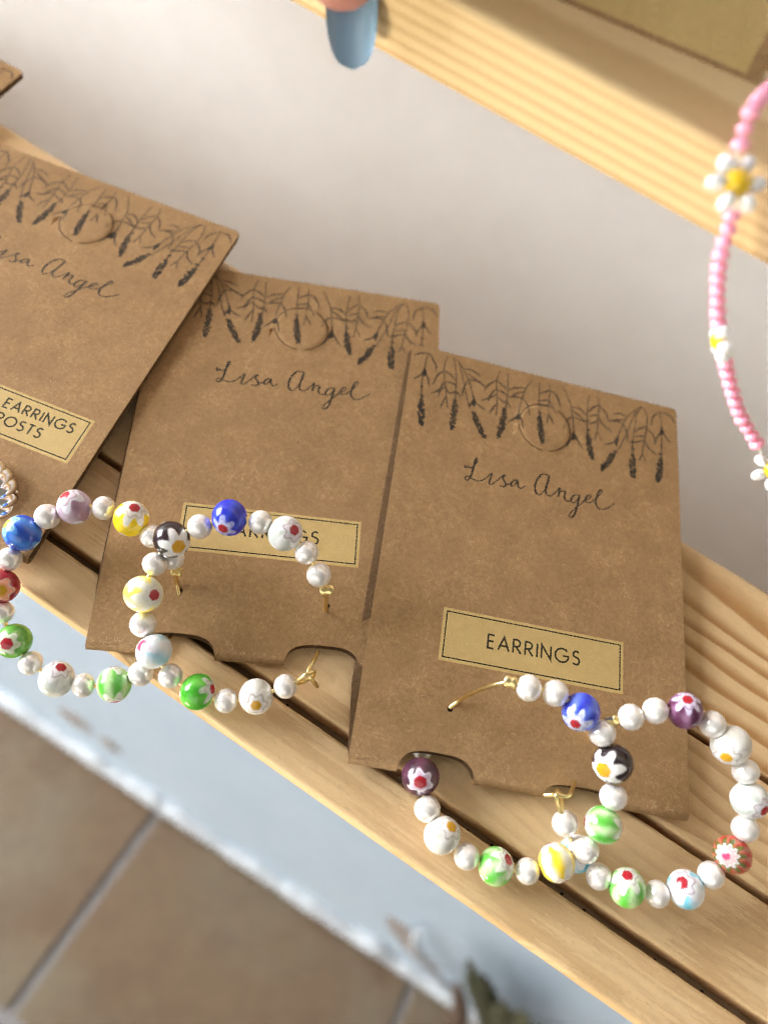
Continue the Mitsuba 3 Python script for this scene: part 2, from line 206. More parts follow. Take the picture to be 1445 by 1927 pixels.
DATA = json.loads('''{"cards":{"c3":[-13.2072,-51.7354,0.4281,67.0,94.0,8.6,4.6,4.2,2.6],"c2":[-66.5147,-61.814,0.5189,67.0,94.0,5.0,3.4,2.3,2.6],"c1":[-151.2258,-68.8951,0.2034,67.0,94.0,4.5,7.2,2.6,5.0]},"script":[[[15.51,64.84],[15.72,64.36],[16.03,64.5],[16.19,64.78],[16.63,64.46],[17.21,64.67]],[[17.21,64.73],[17.87,65.79],[18.24,66.79],[18.0,67.27],[17.73,66.66],[17.53,65.05],[17.25,63.19],[16.89,61.91],[16.35,61.34],[15.84,61.6],[16.17,62.33],[17.01,62.06],[18.26,61.74],[19.33,61.88],[20.48,62.78],[21.29,63.81],[21.79,64.29],[21.57,63.05],[21.41,61.82],[21.86,61.58],[22.62,62.29],[23.57,63.44],[24.46,64.56],[24.89,64.39]],[[24.46,64.56],[24.34,63.72],[24.93,62.91],[25.17,62.2],[24.67,61.66],[23.76,61.68]],[[25.17,62.23],[26.09,62.8],[26.9,63.74],[27.59,64.03]],[[27.72,63.88],[27.05,63.9],[26.41,62.94],[26.54,62.32],[27.19,62.71],[27.77,63.9],[27.96,62.81],[28.61,62.13],[29.44,62.93]],[[34.99,67.07],[33.64,67.11],[32.59,65.88],[31.97,64.07],[32.05,62.3],[32.78,61.65],[33.58,62.19],[34.46,63.78],[35.02,65.47],[35.17,66.81]],[[35.16,66.9],[34.8,65.3],[34.44,63.17],[34.6,62.32],[35.26,61.94],[36.13,62.38],[36.91,63.41],[37.7,64.49],[37.63,63.49],[37.46,62.4]],[[37.46,62.46],[37.91,63.52],[38.73,64.08],[39.02,63.67],[38.85,62.58],[39.27,61.79],[40.14,61.79],[40.7,62.43]],[[42.44,63.89],[41.47,63.71],[40.66,62.8],[40.56,61.77],[41.26,61.64],[42.06,62.75],[42.5,63.81],[42.13,61.72],[41.75,59.8],[41.38,58.6],[40.71,57.81],[40.2,58.18],[40.66,59.17],[41.72,60.44],[42.8,61.73],[43.77,62.89]],[[43.77,62.89],[44.71,63.53],[45.17,64.24],[44.58,64.34],[43.95,63.5],[43.89,62.65],[44.74,62.46],[45.85,63.32],[46.95,64.66],[47.83,66.08],[47.59,66.48],[47.03,65.89],[46.56,64.27],[46.37,62.87],[46.87,61.8],[47.86,61.58],[49.15,62.18],[50.8,63.65]]],"flora":{"stem":[[[4.2,92.34],[3.63,91.03],[3.48,88.43],[3.32,85.87],[3.32,83.38],[3.77,79.14]],[[8.54,92.74],[8.08,90.32],[8.13,88.36],[8.57,85.4],[8.95,84.12],[9.36,81.76],[10.01,78.54]],[[10.07,92.76],[10.82,89.69],[11.29,86.44],[11.42,83.43],[11.61,80.19]],[[10.88,92.57],[12.57,90.48],[14.06,87.79],[15.04,85.26],[15.92,82.46]],[[11.15,92.36],[12.15,89.79],[13.31,85.62],[14.4,82.04],[15.19,80.08]],[[21.51,92.34],[20.98,89.75],[21.1,86.95],[21.44,84.25],[21.58,79.76]],[[23.5,92.33],[23.75,89.11],[23.89,85.76],[23.63,81.26]],[[29.77,92.11],[28.31,89.54],[27.65,86.52],[27.09,83.86],[26.89,81.59]],[[31.53,92.17],[31.59,89.03],[31.69,85.11],[31.96,81.86]],[[34.0,92.08],[34.22,90.41],[34.18,87.84],[34.05,86.39],[34.09,83.33],[33.75,80.61]],[[37.54,92.21],[38.93,89.44],[39.77,87.39],[40.12,84.68],[40.65,80.66]],[[44.18,91.91],[43.89,88.81],[43.73,85.65],[44.0,80.45]],[[46.36,92.09],[46.79,89.61],[46.6,86.71],[46.33,82.16],[45.89,79.43]],[[57.48,92.13],[55.79,90.36],[53.98,88.15],[52.97,85.61],[51.73,82.48],[51.38,80.18]],[[57.87,92.1],[55.79,89.21],[54.0,83.64],[51.77,78.36]],[[57.61,92.03],[56.43,89.39],[55.91,85.83],[55.4,81.23],[55.28,78.18]],[[58.39,91.95],[59.15,89.56],[58.99,86.37],[58.59,83.73],[58.06,80.81],[57.79,78.82],[57.03,76.86]],[[62.58,91.94],[62.9,87.99],[62.82,83.72],[62.6,78.68]]],"leaf":[[[4.2,92.34],[2.2,91.89],[0.63,90.92]],[[4.2,92.34],[5.1,90.88],[5.97,89.71],[6.2,87.95]],[[3.6,86.5],[2.32,85.31],[1.37,84.35]],[[3.98,86.33],[4.75,84.88],[5.05,83.45]],[[8.12,88.49],[6.67,86.82],[5.92,84.1]],[[8.12,88.49],[9.68,87.95],[11.03,86.65]],[[8.57,85.4],[7.95,84.12],[7.45,81.24]],[[8.57,85.4],[10.41,85.64],[11.65,84.87]],[[8.91,84.11],[7.61,82.92],[5.77,81.45]],[[8.91,84.11],[10.01,82.76],[11.61,83.48],[12.81,82.3]],[[9.36,81.76],[8.7,79.67],[8.33,78.36]],[[12.8,90.55],[15.02,90.47],[16.94,89.59]],[[13.64,89.51],[16.49,87.91],[18.54,86.8]],[[14.06,87.79],[16.49,87.91],[18.3,86.73]],[[14.06,87.79],[13.25,85.04],[13.01,82.76]],[[15.92,82.46],[15.32,81.2],[15.08,80.05]],[[16.32,82.02],[17.36,81.21],[18.74,80.63]],[[21.0,89.61],[19.18,87.82],[18.26,85.88]],[[21.01,89.47],[22.57,88.49],[23.5,87.62]],[[21.07,87.23],[19.9,85.22],[19.36,83.13]],[[21.1,86.95],[22.72,86.56],[24.01,85.8]],[[21.21,85.58],[19.52,84.0],[17.68,82.94]],[[21.38,85.07],[22.93,83.97],[24.02,84.13],[24.72,82.93]],[[21.32,82.84],[20.49,81.24],[20.02,79.75]],[[28.21,89.28],[26.0,88.89],[24.23,87.69]],[[27.78,88.25],[26.12,87.23],[24.75,85.72]],[[27.66,86.39],[25.7,86.13],[24.27,85.59]],[[27.67,86.25],[28.75,84.87],[29.55,81.9]],[[26.89,81.59],[26.13,80.29],[24.44,78.62]],[[26.89,81.59],[27.6,80.14],[28.13,77.71]],[[34.21,90.55],[33.37,89.89],[31.44,88.63]],[[34.21,90.55],[35.9,89.45],[37.04,86.64]],[[34.19,87.56],[33.02,87.17],[31.31,86.48]],[[34.19,87.56],[35.09,85.55],[35.93,83.82]],[[34.07,86.11],[33.1,85.57],[31.4,85.05]],[[34.09,83.33],[34.91,81.89],[35.46,80.79]],[[39.77,87.25],[42.04,87.17],[43.6,85.76]],[[39.93,86.31],[41.6,85.36],[43.4,83.88]],[[40.13,84.54],[38.7,82.9],[37.93,80.63]],[[40.26,84.43],[42.14,84.1],[43.65,83.81]],[[40.52,80.63],[39.89,78.01],[38.76,75.69]],[[40.78,80.42],[41.6,78.18],[42.76,76.59]],[[46.66,89.72],[45.04,88.27],[44.07,86.87]],[[46.8,89.47],[48.36,88.04],[49.15,85.99]],[[46.6,86.71],[45.6,86.44],[44.35,85.68]],[[46.61,86.43],[47.66,84.47],[49.96,82.85]],[[46.33,82.16],[47.51,79.72]],[[46.39,84.97],[45.4,84.14],[44.28,83.7]],[[53.98,88.15],[51.93,88.59],[50.4,88.03]],[[53.48,87.16],[51.44,86.61],[49.29,85.6]],[[52.97,85.89],[51.69,86.25],[50.68,85.98]],[[52.97,85.61],[53.87,83.88],[54.14,81.17]],[[50.75,80.29],[49.76,79.48],[48.4,78.86]],[[59.0,86.66],[57.32,85.78],[56.04,84.6]],[[58.99,86.23],[60.4,85.05],[61.14,83.28]],[[58.72,83.76],[57.31,83.53],[56.04,83.06]],[[58.33,83.1],[59.33,80.87],[61.34,79.46]],[[58.07,82.48],[56.54,81.8],[54.77,80.92]],[[57.79,78.82],[58.66,76.73]],[[62.58,91.94],[60.72,89.98],[60.17,87.4]],[[62.58,91.94],[64.93,91.72],[66.46,89.81]],[[62.46,85.6],[61.41,83.91],[61.13,82.3]],[[63.38,86.13],[64.0,84.88],[65.01,83.88]]],"wedge":[[[3.46,88.57],[2.81,86.14],[3.71,85.56],[4.28,86.42]],[[15.76,84.07],[15.44,81.23],[16.24,80.36],[16.51,82.07]],[[26.87,81.86],[26.14,80.16],[26.9,79.68],[27.58,80.41]],[[40.52,80.76],[39.76,77.97],[40.38,77.86],[41.23,78.35]],[[51.73,82.48],[50.62,80.53],[51.27,78.78],[51.87,80.86]],[[62.9,87.99],[62.07,85.21],[62.97,85.17],[63.64,86.19]]],"spike":[[[3.77,79.14],[4.19,75.78],[4.61,72.47]],[[11.61,80.19],[11.63,76.7],[11.57,73.37]],[[16.4,78.78],[17.62,75.88],[19.36,73.02]],[[23.51,81.23],[23.08,77.59],[22.53,74.11]],[[31.93,81.85],[32.33,78.4],[33.06,75.1]],[[44.13,80.48],[44.59,77.06],[45.28,74.28]],[[50.42,76.66],[49.1,74.18],[47.67,71.7]],[[55.28,77.9],[55.28,74.93],[55.48,71.66]],[[62.47,78.51],[62.08,75.3],[61.68,72.2]]],"bud":[[3.41,82.72,1.18],[3.72,80.27,1.78],[11.62,83.34,1.48],[11.51,81.12,1.78],[16.13,79.03,1.73],[23.32,82.14,1.48],[31.94,83.09,1.53],[43.89,84.29,1.48],[44.21,81.88,1.48],[51.03,77.68,1.97],[55.4,81.36,1.53],[55.4,79.44,1.63],[62.79,82.18,1.36],[62.49,79.89,1.73]]},"hoops":{"A":[[7.22,-26.58,18.65,4.82],[11.72,-24.74,18.94,4.78],[17.34,-24.73,18.17,6.97],[22.58,-25.46,17.07,4.92],[27.09,-28.39,14.99,7.26],[30.4,-32.69,12.39,4.97],[31.6,-37.31,9.92,6.78],[31.38,-42.23,7.5,4.82],[28.22,-46.67,5.72,6.78],[24.66,-50.56,4.27,4.56],[19.49,-52.92,3.81,6.69],[14.14,-54.4,3.82,4.66],[8.55,-53.82,3.98,6.82],[3.98,-51.55,4.06,4.85],[-0.05,-47.5,4.38,7.09],[-1.9,-42.0,-1.06,4.77]],"B":[[24.91,-21.29,20.52,4.68],[27.93,-18.17,21.66,4.68],[32.35,-15.36,22.45,6.42],[37.64,-14.52,22.13,4.72],[42.38,-15.43,21.02,7.08],[47.12,-17.44,19.36,4.72],[50.49,-20.73,17.26,6.71],[52.51,-24.87,14.91,4.77],[53.1,-29.42,12.56,6.61],[51.87,-34.02,10.44,4.72],[49.46,-38.26,8.66,6.61],[45.66,-41.58,7.53,4.63],[40.63,-43.57,7.24,6.71],[35.94,-44.42,5.77,4.68],[31.85,-42.43,2.26,6.9],[26.15,-40.34,7.48,4.73]],"C":[[-36.09,-29.83,16.27,4.68],[-40.07,-28.37,18.68,4.55],[-45.28,-27.9,19.64,6.73],[-50.28,-28.86,19.85,4.55],[-55.55,-31.26,19.39,6.88],[-59.27,-35.41,17.83,4.65],[-62.38,-39.91,16.02,6.98],[-62.53,-44.95,13.53,4.6],[-60.8,-50.36,12.28,7.15],[-58.34,-54.19,8.34,4.9],[-53.63,-56.89,7.47,6.68],[-48.9,-58.41,4.93,4.6],[-43.09,-57.88,4.39,6.78],[-37.81,-56.31,4.44,4.5],[-33.53,-52.75,5.62,6.63],[-29.99,-48.51,7.24,4.55]],"D":[[-61.37,-41.57,11.11,4.46],[-67.01,-40.51,12.42,4.56],[-72.1,-40.19,13.29,6.89],[-77.59,-41.51,13.39,4.56],[-82.36,-44.32,12.65,6.64],[-85.7,-48.38,11.09,4.82],[-87.99,-53.18,9.01,7.1],[-87.35,-58.07,6.49,4.56],[-85.93,-62.66,4.0,6.79],[-83.18,-66.2,1.85,4.66],[-78.3,-68.93,-0.18,6.79],[-73.31,-70.29,-1.55,4.66],[-67.53,-69.85,-2.13,6.89],[-62.64,-68.04,-1.91,4.56],[-57.81,-64.82,-0.97,6.74],[-54.7,-60.63,0.69,4.77]]},"wire":{"A_in":[[4.26,-27.34,18.68],[1.97,-28.74,16.05],[0.11,-30.28,11.03],[-1.06,-31.57,6.05],[-1.88,-33.53,4.3]],"A_cr":[[4.9,-27.2,18.89],[3.03,-27.78,18.07]],"B_in":[[23.76,-22.31,19.61],[22.76,-23.02,18.27],[22.83,-22.98,13.77],[23.83,-22.96,8.02],[25.34,-22.39,2.46]],"B_cr":[[23.41,-22.63,19.5],[22.38,-23.47,17.65]],"B_loop":[[23.77,-40.05,10.76],[22.71,-39.41,11.23],[21.13,-38.89,13.4],[21.13,-37.59,12.35],[22.65,-36.74,9.19],[23.42,-38.28,10.0],[23.92,-39.95,10.79]],"B_hook":[[20.05,-38.83,9.64],[21.51,-37.93,11.01],[23.47,-36.92,10.67],[24.17,-35.57,9.56],[25.38,-31.97,4.44]],"C_in":[[-34.79,-30.28,14.74],[-33.96,-30.43,12.3],[-33.42,-30.22,7.83],[-32.63,-30.65,2.75]],"C_cr":[[-34.65,-31.17,13.16],[-32.54,-29.83,13.53]],"C_loop":[[-28.82,-47.13,7.77],[-27.92,-45.17,9.75],[-27.06,-43.55,8.75],[-26.95,-43.95,6.28],[-27.93,-45.68,6.12],[-28.69,-47.15,7.74]],"C_hook":[[-29.03,-38.87,4.03],[-28.4,-41.93,6.93],[-28.17,-43.74,7.68],[-27.01,-44.54,7.69],[-25.25,-44.66,5.13]],"D_in":[[-60.7,-42.22,10.14],[-60.3,-42.6,7.64],[-59.83,-43.23,3.88],[-58.24,-44.71,2.7]],"D_cr":[[-61.0,-42.93,8.13],[-59.17,-41.99,8.34]],"D_end":[[-54.7,-60.63,0.69],[-54.52,-56.15,1.21],[-54.74,-52.33,0.89],[-55.61,-50.49,-1.45]],"A_end":[[-1.9,-42.0,-1.06],[-2.66,-39.15,-1.45],[-2.64,-36.01,-1.58]]},"bracelet":[[0.00058,0.123,0.88033],[-0.0002,0.118,0.87998],[-0.00046,0.115,0.87915],[-5e-05,0.1138,0.87729],[0.00074,0.113,0.87532],[0.00138,0.113,0.87362],[0.00304,0.113,0.87111],[0.0046,0.113,0.86804],[0.00538,0.113,0.86643],[0.00612,0.113,0.86391],[0.0075,0.113,0.86077],[0.00957,0.1135,0.85715],[0.01199,0.114,0.85351],[0.01432,0.1142,0.85079],[0.01751,0.115,0.84704],[0.02067,0.1155,0.84377],[0.02421,0.116,0.84057],[0.0276,0.1165,0.83835],[0.03034,0.1168,0.8366],[0.03349,0.117,0.83394],[0.03702,0.117,0.83195],[0.04164,0.117,0.83084]]}''')

# ------------------------------------------------------------------ the setting: floor and wall
ROT = math.radians(2.1); PIV = np.array([-.0635, .235, 0.])
RX = np.array([math.cos(ROT), math.sin(ROT), 0]); RY = np.array([-math.sin(ROT), math.cos(ROT), 0]); RZ = np.array([0, 0, 1.])
K = 1.27
def wl(a, b, z): return PIV + a * K * RX + b * K * RY + np.array([0, 0, z * K])          # along the wall, off it (negative = into the room), up
def slab(a0, a1, b0, b1, z0, z1, r=.002):
    return loft(rounded(a0, a1, b0, b1, r), np.array([[0, 0, z0], [0, 0, z1 - r * .6], [0, 0, z1]]) + PIV, RX, RY)
add('floor', trimesh.Trimesh([wl(-3, -3.2, -.004), wl(3, -3.2, -.004), wl(3, .05, -.004), wl(-3, .05, -.004)], [[0, 1, 2], [0, 2, 3]], process=False), 'grout')
labels['floor'] = {'kind': 'structure', 'label': 'terracotta tiled floor with grey grout', 'category': 'floor'}
gx = -.073
for i in range(-3, 4):
    for j in range(4):
        b1 = -.002 if j == 0 else -.236 - .330 * (j - 1); b0 = -.225 if j == 0 else b1 - .319
        a0 = gx + .0062 + .33 * i
        add('floor__tile', slab(a0, a0 + .318, b0, b1, -.006, .0), 'terracotta', 30)
add('wall', loft(rounded(-3, 3, 0, .12, .004), np.array([[0, 0, -.01], [0, 0, 2.6]]) + PIV, RX, RY), 'wall_paint')
labels['wall'] = {'label': 'plain white painted wall behind the wooden display', 'category': 'wall', 'kind': 'structure'}
# rough white sealant strip along the foot of the wall, with chips and a curl of peeling paint
n = 420; xs = np.linspace(-.9, .9, n); nz = meshkit.fbm(np.c_[xs * 38, xs * 0, xs * 0], 4, 3)
path = np.array([wl(x, -.004, .006 + .010 * k) for x, k in zip(xs, nz)])
m = tube(path, .0065 + .005 * nz, 12)
m.vertices += ((meshkit.fbm(m.vertices * 120, 3, 5) - .5) * .004)[:, None] * np.array([0, -1, .6])
add('wall__sealant_strip', m, 'plaster_white', 60)
labels['wall__sealant_strip'] = {'label': 'rough white sealant strip along the foot of the wall'}
def patch(pts, off, thick, mat, key, lab=None, rough=.007, seed=0):
    P = Polygon(pts).buffer(.004).buffer(-.002); ring = np.array(P.exterior.segmentize(.004).coords)[:-1]
    ring = ring + (meshkit.fbm(np.c_[ring * 160, ring[:, :1] * 0 + seed], 3, seed)[:, None] - .5) * rough
    P = Polygon(ring).buffer(0)
    m = trimesh.creation.extrude_polygon(P, thick, engine='earcut'); v = np.array(m.vertices)
    w = PIV + v[:, :1] * K * RX - (off + v[:, 2:]) * RY + v[:, 1:2] * K * RZ
    k = add(key, trimesh.Trimesh(w, m.faces, process=False), mat)
    if lab: labels[k] = {'label': lab}
patch([(-.165, .064), (-.148, .073), (-.132, .062), (-.150, .052)], .0002, .0012, 'plaster_bare', 'wall__bare_patch', 'dark chipped patch above the foot of the wall', seed=1)
patch([(-.124, .059), (-.114, .066), (-.104, .057), (-.116, .050)], .0002, .0012, 'plaster_bare', 'wall__bare_patch', 'smaller dark chip close above the foot of the wall', seed=2)
patch([(.146, .084), (.162, .090), (.172, .072), (.205, .046), (.192, .034), (.166, .056)], .0002, .0012, 'plaster_bare', 'wall__bare_patch', 'large bare brown patch under a curl of peeling paint', seed=3)
curl = spline([wl(*q) for q in [(.166, -.006, .128), (.168, -.010, .106), (.180, -.012, .087), (.198, -.011, .069), (.220, -.008, .046), (.236, -.006, .024)]], 14)
m = tube(curl, np.interp(np.linspace(0, 1, len(curl)), [0, .1, .5, .9, 1], [.001, .003, .004, .003, .001]), 12)
m.vertices += (meshkit.fbm(m.vertices * 140, 3, 8) - .5)[:, None] * np.array([.004, -.004, .004])
add('wall__paint_flake', m, 'plaster_white', 60); labels['wall__paint_flake'] = {'label': 'white curl of peeling paint near the foot of the wall'}
# dark leafy tuft standing at the foot of the wall
tuft = thing('plant', 'dark olive tuft of leaves at the foot of the wall below the shelf', 'plant')
base = np.array([.292, .210, .002])
add(tuft + '__stem', tube(spline([base, base + [-.006, .002, .05], base + [-.020, .003, .10]], 6), np.linspace(.006, .004, 13), 8), 'leaf_brown', True)
def leaf(root, d, side, length, width, bend, mat, key):
    d = np.asarray(d) / np.linalg.norm(d); side = np.asarray(side, float); side -= d * (side @ d); side /= np.linalg.norm(side); nn = np.cross(d, side)
    P = np.array([root + d * length * t + nn * bend * t * t for t in np.linspace(0, 1, 15)]); V, F = [], []
    for i, t in enumerate(np.linspace(0, 1, 15)):
        w = width * (math.sin(math.pi * min(1, .12 + t * .88)) ** .7 + .02)
        for k in (-1, -.5, 0, .5, 1): V.append(P[i] + side * w * k + nn * abs(k) ** 2 * w * .3)
    for i in range(14):
        for k in range(4): F += [[i * 5 + k, i * 5 + k + 1, i * 5 + k + 6], [i * 5 + k, i * 5 + k + 6, i * 5 + k + 5]]
    V = np.array(V); m = trimesh.Trimesh(np.vstack([V, V + nn * .0006]), F + [[a + 75, c + 75, b + 75] for a, b, c in F], process=False)
    add(key, m, mat, True)
for a, l, w, b in ((-.62, .15, .010, .02), (-.46, .185, .012, .008), (-.34, .19, .013, -.004), (-.24, .195, .013, -.006), (-.14, .17, .012, -.006), (.02, .13, .011, .01), (-.85, .11, .010, .02), (.5, .10, .012, .02)):
    leaf(base + [-.016, .002, .075 + .01 * math.cos(a * 9)], [math.sin(a), -.05, math.cos(a)], [math.cos(a), .5 * math.sin(9 * a), -math.sin(a)], l, w, b, 'leaf_olive', tuft + '__leaf')
dl = thing('fallen_leaf', 'dark brown curled leaf leaning on the wall beside the leafy tuft', 'leaf')
m = tube(spline([np.array(q) for q in [(.205, .222, .125), (.222, .213, .105), (.232, .200, .075), (.250, .190, .03), (.262, .180, .008)]], 8), np.interp(np.linspace(0, 1, 33), [0, .3, 1], [.004, .009, .003]), 10)
scene[dl] = mikit.ply(m, 'leaf_brown', smooth=True)

# ------------------------------------------------------------------ the lower shelf of slats
shelf = thing('display_shelf', 'lower pine shelf of four slats holding the kraft earring cards', 'shelf')
TH = 7.5
S = np.linspace(-420, 330, 300)
def slat(t0, t1, mat, seed, rb=.9, rt=None):
    prof = rounded(t0, t1, -TH, 0, rb) * 1e-3
    if rt:                                     # well rounded back edge
        prof = np.array(Polygon(rounded(t0, t1, -TH, 0, rb)).intersection(Polygon(rounded(t0 - 30, t1, -TH, 0, rt, 8))).exterior.segmentize(4).coords)[:-1] * 1e-3
    P = SO + S[:, None] * 1e-3 * SX
    k = add(shelf + '__slat', loft(prof, P, SS, SN, jitter=2.6e-4, seed=seed, freq=420), mat, 40)
    return k
slat(-60.1, -49.7, 'pine_0', 1); slat(-47.5, -29.2, 'pine_1', 2); slat(-27.7, -8.0, 'pine_2', 3); slat(-6.7, 33.6, 'pine_3', 4, rt=3.2)
P = SO + np.array([[-.42], [.33]]) * SX
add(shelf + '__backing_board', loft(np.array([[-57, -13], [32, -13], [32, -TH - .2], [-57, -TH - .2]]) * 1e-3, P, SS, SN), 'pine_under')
add(shelf + '__added_light_stop', loft(np.array([[26, -150], [33, -150], [33, -TH - .3], [26, -TH - .3]]) * 1e-3, SO + np.array([[-.42], [.33]]) * SX, SS, SN), 'pine_under')  # unseen board added under the shelf, keeps the floor spots off the wall
for s in (1, 6, 7.6, 11.5, 14.2, 19.6, 21.4, 29.5, 35.5, 40.5, 56, 60, 30.2, -29, 66):
    c = sh([s, -48.3 + RNG.uniform(-.3, .3), -TH - .1])[0]
    cy_ = trimesh.creation.cylinder(.00026, .0006, sections=8); cy_.apply_transform(trimesh.geometry.align_vectors([0, 0, 1], SN)); cy_.apply_translation(c)
    add(shelf + '__pin_hole', cy_, 'knot_hole')
def bracket(s, y0, y1, z, parent):
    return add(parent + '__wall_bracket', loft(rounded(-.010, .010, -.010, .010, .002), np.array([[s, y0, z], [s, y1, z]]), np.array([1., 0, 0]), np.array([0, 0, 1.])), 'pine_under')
for s in (-.33, .26): bracket(s, .152, .236, .752, shelf)
# ------------------------------------------------------------------ the upper shelf
ush = thing('display_shelf', 'upper pine shelf at top right with its front edge in bright light', 'shelf')
UO = np.array([0, .1187, .8728])
prof = rounded(0, 21.5, -13.1, 0, 1.3, 6) * 1e-3
add(ush + '__slat', loft(prof, UO + np.linspace(-.30, .36, 220)[:, None] * SX, SS, SN, jitter=2e-4, seed=11, freq=420), 'pine_upper', 40)
add(ush + '__slat', loft(rounded(23.5, 52, -13.1, 0, 1.3) * 1e-3, UO + np.linspace(-.30, .36, 120)[:, None] * SX, SS, SN, jitter=2e-4, seed=12, freq=420), 'pine_upper', 40)
for s in (-.25, .30): bracket(s, .145, .236, .872, ush)

# ------------------------------------------------------------------ kraft earring cards
W, H = 67., 94.; RF = 1.05; TP = .34
RING = (33.4, 79.6, 6.3)
def make_sheet(front_h, skew, holes, notch2, gap):
    """folded sheet: unrolled coordinate w > 0 is the front panel, w < 0 the back panel, fold at w = 0"""
    L = H + math.pi * RF / 2
    sheet = sbox(0, -L, W, L).buffer(-1.2).buffer(1.2)
    cut = []
    for u0, u1, nh in ((9.3, 24.2, 4.8), (37.6, 52.4, notch2)):
        a = np.linspace(0, 2 * np.pi, 72, endpoint=False); c, s_ = np.cos(a), np.sin(a)
        cut.append(Polygon(np.c_[(u0 + u1) / 2 + np.sign(c) * abs(c) ** .62 * (u1 - u0) / 2, np.sign(s_) * abs(s_) ** .75 * nh]))
    for hx, hy in holes: cut.append(Point(hx, hy + math.pi * RF / 2).buffer(.55, quad_segs=5))
    q0 = math.pi * RF / 2
    for a0, a1 in ((-78, 62), (78, 172), (186, 268)):
        cut.append(LineString([(RING[0] + RING[2] * math.cos(math.radians(x)), RING[1] + q0 + RING[2] * math.sin(math.radians(x))) for x in np.linspace(a0, a1, 40)]).buffer(.13, cap_style=2))
    P = sheet.difference(unary_union(cut))
    seg = lambda r: np.array(r.segmentize(1.0).coords)[:-1]
    cs = m3.CrossSection([seg(P.exterior)] + [seg(r) for r in P.interiors], m3.FillRule.EvenOdd)
    M = cs.extrude(TP)
    for c in range(2, 67, 3):                                   # cross cuts keep the triangles small and even
        pass
    g = M.refine_to_length(.95).to_mesh()
    v = np.array(g.vert_properties[:, :3], float); f = np.array(g.tri_verts)
    u, w, d = v[:, 0], v[:, 1], v[:, 2] - TP / 2
    q = math.pi * RF / 2
    a = np.clip(w / RF, -math.pi / 2, math.pi / 2); vv = np.maximum(np.abs(w) - q, 0)
    hf = front_h(u, vv)
    hc = front_h(u, 0 * u) - RF
    sep = 2 * RF + gap * np.clip(vv / 25, 0, 1) - RF * vv / H
    Vp = np.where(vv > 0, vv, -(RF + d) * np.cos(a))
    Hh = np.where(w > q, hf + d, np.where(w < -q, hf - sep - d, hc + (RF + d) * np.sin(a)))
    u = np.where(w < -q, u - skew * np.clip(vv / 14, 0, 1) * (1 - .5 * (vv / H) ** 2), u)
    return u, Vp, Hh, f, w < -q
